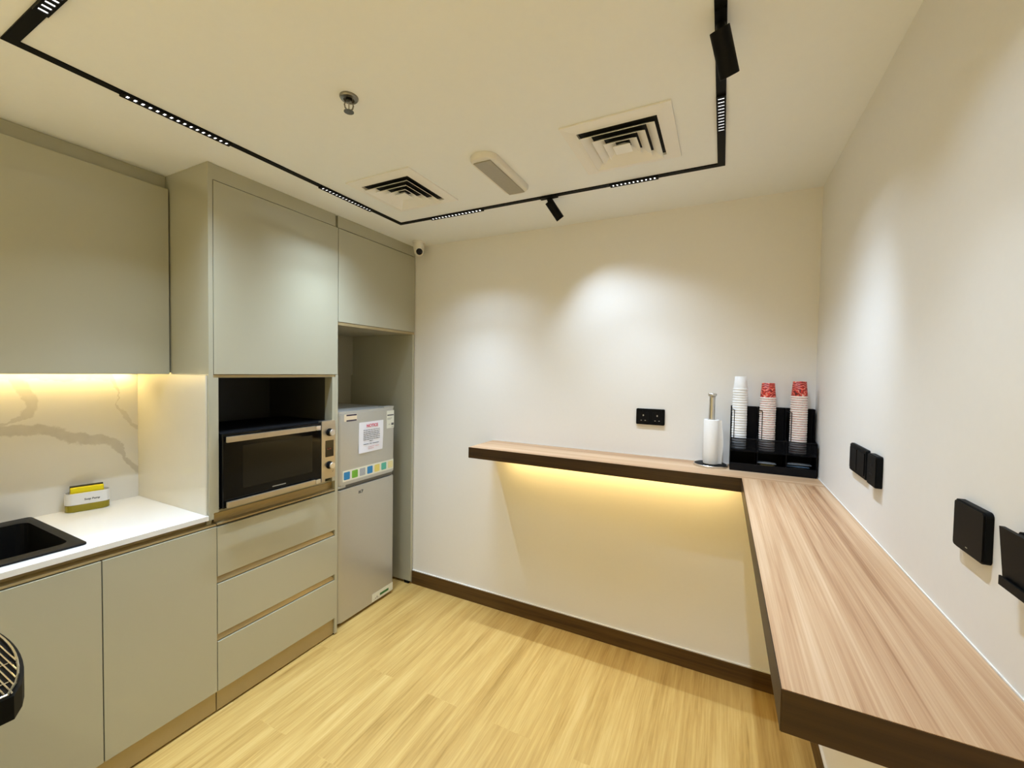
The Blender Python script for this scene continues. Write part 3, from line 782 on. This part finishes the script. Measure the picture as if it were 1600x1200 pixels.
sachet('sachet', (2.160, -.1085, zb + .0060), .075, .050, .011, .1, 0, 'sachet gold', 'dull gold sachet lying lowest in the middle organiser bin', g_)
sachet('sachet', (2.188, -.107, zb + .0180), .050, .048, .011, -.1, 0, 'sachet gold', 'small gold sachet piled in the middle organiser bin', g_)
sachet('sachet', (2.168, -.1085, zb + .0300), .060, .048, .010, .15, 0, 'sachet gold', 'gold sachet in the middle organiser bin, second from the top of its pile', g_)
sachet('sachet', (2.164, -.1085, zb + .0400), .076, .050, .009, -.04, 0, 'sachet silver', 'pale silver sachet on top of the gold ones in the middle bin', g_)

# ------------------------------------------------------------------ ceiling track, light modules and spot heads
tx0, tx1, ty0, ty1 = .222, 1.957, -1.966, -.408
tw = .028
t = thing('ceiling_track', 'black rectangular lighting track set flush in the ceiling', 'light track', ((tx0 + tx1) / 2, (ty0 + ty1) / 2, H))
TZ = H - .004
obj('track_rail', BM((tx0, tx0 + tw, ty0, ty1, TZ, H - .0003)), 'black metal', t)
obj('track_rail', BM((tx1 - tw, tx1, ty0, ty1, TZ, H - .0003)), 'black metal', t)
obj('track_rail', BM((tx0 + tw, tx1 - tw, ty1 - tw, ty1, TZ, H - .0003)), 'black metal', t)
obj('track_rail', BM((tx0 + tw, tx1 - tw, ty0, ty0 + tw, TZ, H - .0003)), 'black metal', t)

LIGHTS = []
def area(name, loc, size, size_y, rotz, power, spread, col):
    la = bpy.data.lights.new(name, 'AREA'); la.shape = 'RECTANGLE'; la.size = size; la.size_y = size_y
    la.energy = power; la.spread = math.radians(spread); la.color = col
    o = bpy.data.objects.new(name, la); COL.objects.link(o); o.location = loc; o.rotation_euler = (0, 0, rotz)
    return o
WHITE = (.81, 1.0, 1.26)
MOD_P, MOD_W = 2.8, .05
def module(along, c, lo, hi, n, label, p=1.0):
    """linear downlight clipped in the track: along = 'x' or 'y', centre line c, from lo to hi"""
    loc = ((lo + hi) / 2, c, TZ) if along == 'x' else (c, (lo + hi) / 2, TZ)
    t = thing('linear_downlight', label, 'downlight', loc, 'linear downlights in the ceiling track')
    f = (lambda a0, a1, b0, b1, z0, z1: (a0, a1, c + b0, c + b1, z0, z1)) if along == 'x' else (lambda a0, a1, b0, b1, z0, z1: (c + b0, c + b1, a0, a1, z0, z1))
    hw = tw / 2
    bars = [f(lo, hi, -hw, -hw + .005, TZ - .006, TZ - .0002), f(lo, hi, hw - .005, hw, TZ - .006, TZ - .0002)]
    pitch = (hi - lo - .012) / n
    for k in range(n + 1):
        s = lo + .006 + k * pitch
        bars.append(f(max(lo, s - .0055), min(hi, s + .0055), -hw + .005, hw - .005, TZ - .006, TZ - .0002))
    obj('grille', BM(*bars), 'black metal', t)
    bm = bmesh.new()
    for k in range(n):
        s = lo + .006 + k * pitch
        box(bm, *f(s + .0057, s + pitch - .0057, -hw + .0052, hw - .0052, TZ - .0030, TZ - .0004))
    obj('lens_cells', bm, 'led white', t)
    area('downlight_lamp', (loc[0], loc[1], TZ - .012), hi - lo, .02, 0 if along == 'x' else PI / 2, MOD_P * .55 * p * (hi - lo) / .33, 74, WHITE)
    area('downlight_lamp', (loc[0], loc[1], TZ - .012), hi - lo, .02, 0 if along == 'x' else PI / 2, MOD_P * .45 * p * (hi - lo) / .33, 108, WHITE)
    area('downlight_lamp', (loc[0], loc[1], TZ - .012), hi - lo, .02, 0 if along == 'x' else PI / 2, MOD_W * p * (hi - lo) / .33, 175, WHITE)
cl, cr, cbk, cf = tx0 + tw / 2, tx1 - tw / 2, ty1 - tw / 2, ty0 + tw / 2
module('y', cl, -1.719, -1.387, 16, 'long linear downlight in the cabinet-side track, nearest the sink')
module('y', cl, -.981, -.654, 16, 'long linear downlight in the cabinet-side track, opposite the tower top')
module('x', cbk, .456, .801, 15, 'linear downlight in the far track, between the corner vent and the fridge')
module('x', cbk, 1.483, 1.695, 11, 'short linear downlight in the far track below the large square vent')
module('y', cr, -.905, -.688, 11, 'short linear downlight just beyond the large black spotlight')
module('x', cf, .448, .790, 15, 'linear downlight in the near track at the upper left corner')
module('y', cr, -1.600, -1.360, 11, 'short linear downlight in the side track nearest the viewer, above the counter end')

# unseen fill lamps shaped as recessed downlights, added behind the viewer for warm ambient
def recessed(x, y, label):
    t = thing('fill_downlight', label, 'downlight', (x, y, H), 'added warm fill lamps behind the viewer')
    bm = bmesh.new(); lathe(bm, [(.034, -.0005), (.052, -.0005), (.052, -.004), (.048, -.006), (.036, -.006), (.034, -.0005)], (x, y, H), 32); obj('trim_ring', bm, 'white plastic', t, smooth=True)
    bm = bmesh.new(); lathe(bm, [(0, -.0008), (.0335, -.0008), (.0335, -.003), (0, -.003)], (x, y, H), 24); obj('lens', bm, 'led warm', t)
    la = bpy.data.lights.new('fill_lamp', 'AREA'); la.shape = 'DISK'; la.size = .065; la.energy = 8.4; la.spread = math.radians(88); la.color = (.97, .955, .65)
    o = bpy.data.objects.new('fill_lamp', la); COL.objects.link(o); o.location = (x, y, H - .010)
recessed(.45, -3.25, 'added warm fill lamp behind the viewer on the cabinet side')
recessed(1.55, -3.25, 'added warm fill lamp behind the viewer on the counter side')
recessed(.45, -4.05, 'added warm fill lamp deepest behind the viewer on the cabinet side')
recessed(1.55, -4.05, 'added warm fill lamp deepest behind the viewer on the counter side')

def spot_head(base, top, bottom, r, label, power, size, aim):
    t = thing('track_spotlight', label, 'spotlight', base)
    ax_ = 'x' if abs(base[1] - cbk) < .05 else 'y'
    L2 = .045
    obj('adapter', BM((base[0] - (L2 if ax_ == 'x' else .013), base[0] + (L2 if ax_ == 'x' else .013), base[1] - (L2 if ax_ == 'y' else .013), base[1] + (L2 if ax_ == 'y' else .013), TZ - .007, TZ - .0002)), 'black metal', t)
    bm = bmesh.new(); tp = Vector(top); bt = Vector(bottom); d = (bt - tp); L_ = d.length
    st_top = Vector((base[0], base[1], TZ - .007))
    rod(bm, st_top, tp + d * .18, .011, 14)
    obj('stem', bm, 'black metal', t, smooth=True)
    bm = bmesh.new(); lathe(bm, [(0, 0), (r - .001, 0), (r, .001), (r, L_ - .001), (r - .0015, L_), (r - .003, L_), (r - .004, L_ - .012), (0, L_ - .012)], tp, 32, d)
    hd = obj('lamp_housing', bm, 'black metal', t, smooth=True)
    bm = bmesh.new(); lathe(bm, [(0, L_ - .0115), (r - .0045, L_ - .0115), (r - .0045, L_ - .009), (0, L_ - .009)], tp, 28, d)
    obj('lens', bm, 'spot lens', hd)
    la = bpy.data.lights.new('spotlight_lamp', 'SPOT'); la.energy = power; la.spot_size = math.radians(size); la.spot_blend = 1.0
    la.shadow_soft_size = .012; la.color = WHITE
    o = bpy.data.objects.new('spotlight_lamp', la); COL.objects.link(o)
    o.location = bt + d.normalized() * .004
    v = Vector(aim) - o.location if aim else d
    o.rotation_euler = v.to_track_quat('-Z', 'Y').to_euler()
spot_head((1.180, cbk, TZ), (1.176, -.412, 2.396), (1.222, -.366, 2.318), .021, 'black cylinder spotlight hanging from the far track between two vents', 7.5, 96, (1.66, 0, 1.2))
spot_head((cr, -1.205, TZ), (1.941, -1.228, 2.380), (1.966, -1.172, 2.296), .0225, 'large black cylinder spotlight hanging from the side track nearest the viewer', 10, 60, None)

# ------------------------------------------------------------------ ceiling vents
def vent(x0, y0, label):
    hs = .1885; cx, cy = x0 + hs, y0 + hs
    t = thing('air_diffuser', label, 'air vent', (cx, cy, H), 'square ceiling vents')
    def sq(bm, h0, z0, h1, z1):
        a = [bm.verts.new((cx + sx * h0, cy + sy * h0, z0)) for sx, sy in ((-1, -1), (1, -1), (1, 1), (-1, 1))]
        c = [bm.verts.new((cx + sx * h1, cy + sy * h1, z1)) for sx, sy in ((-1, -1), (1, -1), (1, 1), (-1, 1))]
        for k in range(4): bm.faces.new((a[k], a[(k + 1) % 4], c[(k + 1) % 4], c[k]))
    bm = bmesh.new()
    prof = [(hs, H - .0003), (hs, H - .006), (hs - .012, H - .007), (.152, H - .010), (.139, H - .0105), (.1375, H - .0028), (hs, H - .0003)]
    for (a, z0), (b2, z1) in zip(prof, prof[1:]): sq(bm, a, z0, b2, z1)
    obj('frame', bm, 'vent white', t)
    obj('duct_shade', BM((cx - .137, cx + .137, cy - .137, cy + .137, H - .0028, H - .0005)), 'dark void', t)  # flat black plate painted for the unlit inside of the duct
    for k, hb in enumerate((.131, .094, .060)):
        bm = bmesh.new()
        prof = [(hb, H - .025), (hb - .0012, H - .0262), (hb - .034, H - .0042), (hb - .0325, H - .0032), (hb, H - .025)]
        for (a, z0), (b2, z1) in zip(prof, prof[1:]): sq(bm, a, z0, b2, z1)
        obj('louvre', bm, 'vent white', t)
    bm = bmesh.new(); prof = [(.0001, H - .0265), (.031, H - .0265), (.0316, H - .0255), (.006, H - .004), (.0001, H - .004)]
    for (a, z0), (b2, z1) in zip(prof, prof[1:]): sq(bm, a, z0, b2, z1)
    obj('centre_cone', bm, 'vent white', t)
vent(.3706, -.9515, 'square white ceiling vent near the fridge corner')
vent(1.4243, -.9438, 'square white ceiling vent beside the side track and large spotlight')

# emergency light between the vents
t = thing('emergency_light', 'oblong white ceiling emergency light with grey lens between the two vents', 'emergency light', (1.078, -.745, H))
bm = bmesh.new()
out = []
for k in range(13): a = PI + PI * k / 12; out.append((1.080 + .060 * math.cos(a), -.875 + .052 * math.sin(a)))
for k in range(13): a = PI * k / 12; out.append((1.080 + .060 * math.cos(a), -.585 + .040 * math.sin(a)))
n = len(out); z0, z1 = H - .0003, H - .022
A = [bm.verts.new((x, y, z0)) for x, y in out]; B2 = [bm.verts.new((x, y, H - .014)) for x, y in out]
C2 = [bm.verts.new((1.08 + (x - 1.08) * .92, -.73 + (y + .73) * .97, z1)) for x, y in out]
for P, Q in ((A, B2), (B2, C2)):
    for k in range(n): bm.faces.new((P[k], P[(k + 1) % n], Q[(k + 1) % n], Q[k]))
bm.faces.new(C2); bm.faces.new(A)
obj('housing', bm, 'white plastic', t, smooth=True)
obj('lens', BM((1.036, 1.116, -.893, -.566, H - .0265, H - .0221), bev=.002), 'lens grey', t)
obj('marking', BM((1.1262, 1.1275, -.80, -.74, H - .0205, H - .0195), (1.1258, 1.1275, -.67, -.664, H - .0205, H - .0185), (1.1258, 1.1275, -.64, -.636, H - .0205, H - .0185)), 'ink', t)

# sprinkler
sc = (.878, -1.388)
t = thing('fire_sprinkler', 'small chrome fire sprinkler head on the bare ceiling', 'sprinkler', (*sc, H))
bm = bmesh.new(); lathe(bm, [(0, -.0003), (.029, -.0003), (.029, -.004), (.026, -.008), (.017, -.010), (.016, -.003), (0, -.003)], (*sc, H), 32); obj('escutcheon', bm, 'dark chrome', t, smooth=True)
bm = bmesh.new(); lathe(bm, [(0, -.0035), (.010, -.0035), (.011, -.016), (.007, -.018), (0, -.018)], (*sc, H), 20); obj('orifice', bm, 'dark chrome', t, smooth=True)
bm = bmesh.new()
for s in (-1, 1):
    tube(bm, [(sc[0] + s * q * .67, sc[1] + s * q * .74, H - z) for q, z in ((.010, .016), (.0135, .026), (.011, .036), (.003, .044))], .0022, 8)
obj('frame_arms', bm, 'dark chrome', t)
bm = bmesh.new(); rod(bm, (*sc, H - .018), (*sc, H - .042), .0016, 8); obj('glass_bulb', bm, 'lens grey', t)
bm = bmesh.new(); lathe(bm, [(0, -.043), (.004, -.043), (.0155, -.046), (.0155, -.0475), (0, -.0475)], (*sc, H), 16); obj('deflector', bm, 'dark chrome', t)

# dome camera
dc = (.103, -.095)
t = thing('dome_camera', 'small white dome security camera on the ceiling above the fridge corner', 'camera', (*dc, H))
bm = bmesh.new(); lathe(bm, [(0, -.0003), (.043, -.0003), (.043, -.008), (.040, -.011), (0, -.011)], (*dc, H), 32); obj('mount', bm, 'white plastic', t, smooth=True)
bm = bmesh.new(); lathe(bm, [(0, -.0112), (.035, -.0112), (.036, -.040), (.034, -.058), (.0, -.060)], (*dc, H), 32); obj('collar', bm, 'white plastic', t, smooth=True)
look = Vector((1.0, -.92, -.42)).normalized()
bm = bmesh.new(); bc = Vector((dc[0], dc[1], H - .064))
lathe(bm, [(0, -.032)] + [(.032 * math.cos(a), .032 * math.sin(a)) for a in [(-PI / 2 + PI * k / 14 * .83) for k in range(1, 15)]] + [(.018, .0285), (0, .0285)], bc, 28, look); ey = obj('eyeball', bm, 'white plastic', t, smooth=True)
bm = bmesh.new(); lathe(bm, [(0, .0287), (.0215, .0287), (.0205, .0305), (.010, .032), (0, .0325)], bc, 28, look); obj('lens', bm, 'oven glass', ey, smooth=True)

# ------------------------------------------------------------------ coffee machine on a side counter (mostly outside the picture)
t = thing('side_counter', 'low side counter carrying the coffee machine at the picture edge', 'counter', (.55, -2.6, 0))
obj('body', BM((.06, 1.15, -2.85, -2.235, .08, .868)), 'cabinet laminate', t)
obj('plinth', BM((.08, 1.13, -2.80, -2.27, .0005, .08)), 'gola profile', t)
obj('worktop', BM((.05, 1.16, -2.86, -2.215, .8685, .900)), 'quartz', t)
t = thing('coffee_machine', 'black coffee machine with chrome wire drip tray jutting over its counter', 'coffee machine', (.83, -2.4, .9))
mx0, mx1 = .625, 1.032
def bow(y_side, y_mid, n=16, x0=mx0, x1=mx1):
    c = (x0 + x1) / 2; h = (x1 - x0) / 2
    return [(x1 - (x1 - x0) * k / n, y_side + (y_mid - y_side) * (1 - ((x1 - (x1 - x0) * k / n - c) / h) ** 2) ** .75 if 0 < k < n else y_side) for k in range(n + 1)]
bm = bmesh.new(); prism(bm, [(mx1, -2.36)] + bow(-2.150, -2.108) + [(mx0, -2.36)], 1.012, 1.048); tr = obj('drip_tray', bm, 'black plastic', t)
bm = bmesh.new(); rimp = [(mx1 - .004, -2.30), (mx1 - .004, -2.165)] + bow(-2.156, -2.114, x0=mx0 + .004, x1=mx1 - .004) + [(mx0 + .004, -2.30), (mx1 - .004, -2.30)]
tube(bm, [(x, y, 1.0515) for x, y in rimp], .0019, 8)
for k in range(25):
    y = -2.289 + k * .0069
    ins = .005 if y < -2.15 else .005 + .2 * (1 - math.sqrt(max(0, (-2.114 - y) / .042))) ** 1.2
    rod(bm, (mx0 + ins, y, 1.0515), (mx1 - ins, y, 1.0515), .0011, 6)
for k in range(6):
    x = mx1 - .045 - k * .063
    rod(bm, (x, -2.30, 1.0497), (x, -2.128 if 0 < k < 5 else -2.145, 1.0497), .0011, 6)
obj('wire_grid', bm, 'chrome', tr)
bm = bmesh.new(); prism(bm, [(mx1 - .030, -2.68)] + bow(-2.225, -2.165, x0=mx0 + .03, x1=mx1 - .03) + [(mx0 + .03, -2.68)], .9005, 1.0118); obj('foot', bm, 'black plastic', t)
obj('body', BM((mx0, mx1, -2.70, -2.362, 1.0122, 1.30), bev=.012), 'black plastic', t)
obj('brew_head', BM((mx0 + .05, mx1 - .05, -2.361, -2.245, 1.20, 1.30), bev=.012), 'black plastic', t)

# ------------------------------------------------------------------ world, camera, view
wd = bpy.data.worlds.new('World'); SC.world = wd; wd.use_nodes = True
wd.node_tree.nodes['Background'].inputs[0].default_value = (1, .9, .75, 1)
wd.node_tree.nodes['Background'].inputs[1].default_value = .05

F_PX = 652.99
yaw, pitch, roll = (math.radians(a) for a in (26.6852, -1.7137, .9516))
fw = Vector((-math.sin(yaw) * math.cos(pitch), math.cos(yaw) * math.cos(pitch), math.sin(pitch)))
rt = Vector((math.cos(yaw), math.sin(yaw), 0)); up = rt.cross(fw)
r2 = math.cos(roll) * rt + math.sin(roll) * up; u2 = -math.sin(roll) * rt + math.cos(roll) * up
cam = bpy.data.cameras.new('camera'); co = bpy.data.objects.new('camera', cam); COL.objects.link(co)
M = Matrix((r2, u2, -fw)).transposed().to_4x4(); M.translation = (1.9706, -2.3659, 1.5484); co.matrix_world = M
cam.sensor_fit = 'HORIZONTAL'; cam.sensor_width = 36; cam.lens = F_PX * 36 / 1600; cam.clip_start = .02
SC.camera = co
vs = SC.view_settings
SC.display_settings.display_device = 'sRGB'
vs.view_transform = 'Standard'; vs.look = 'None'; vs.gamma = 1; vs.use_curve_mapping = False; vs.exposure = 0.78
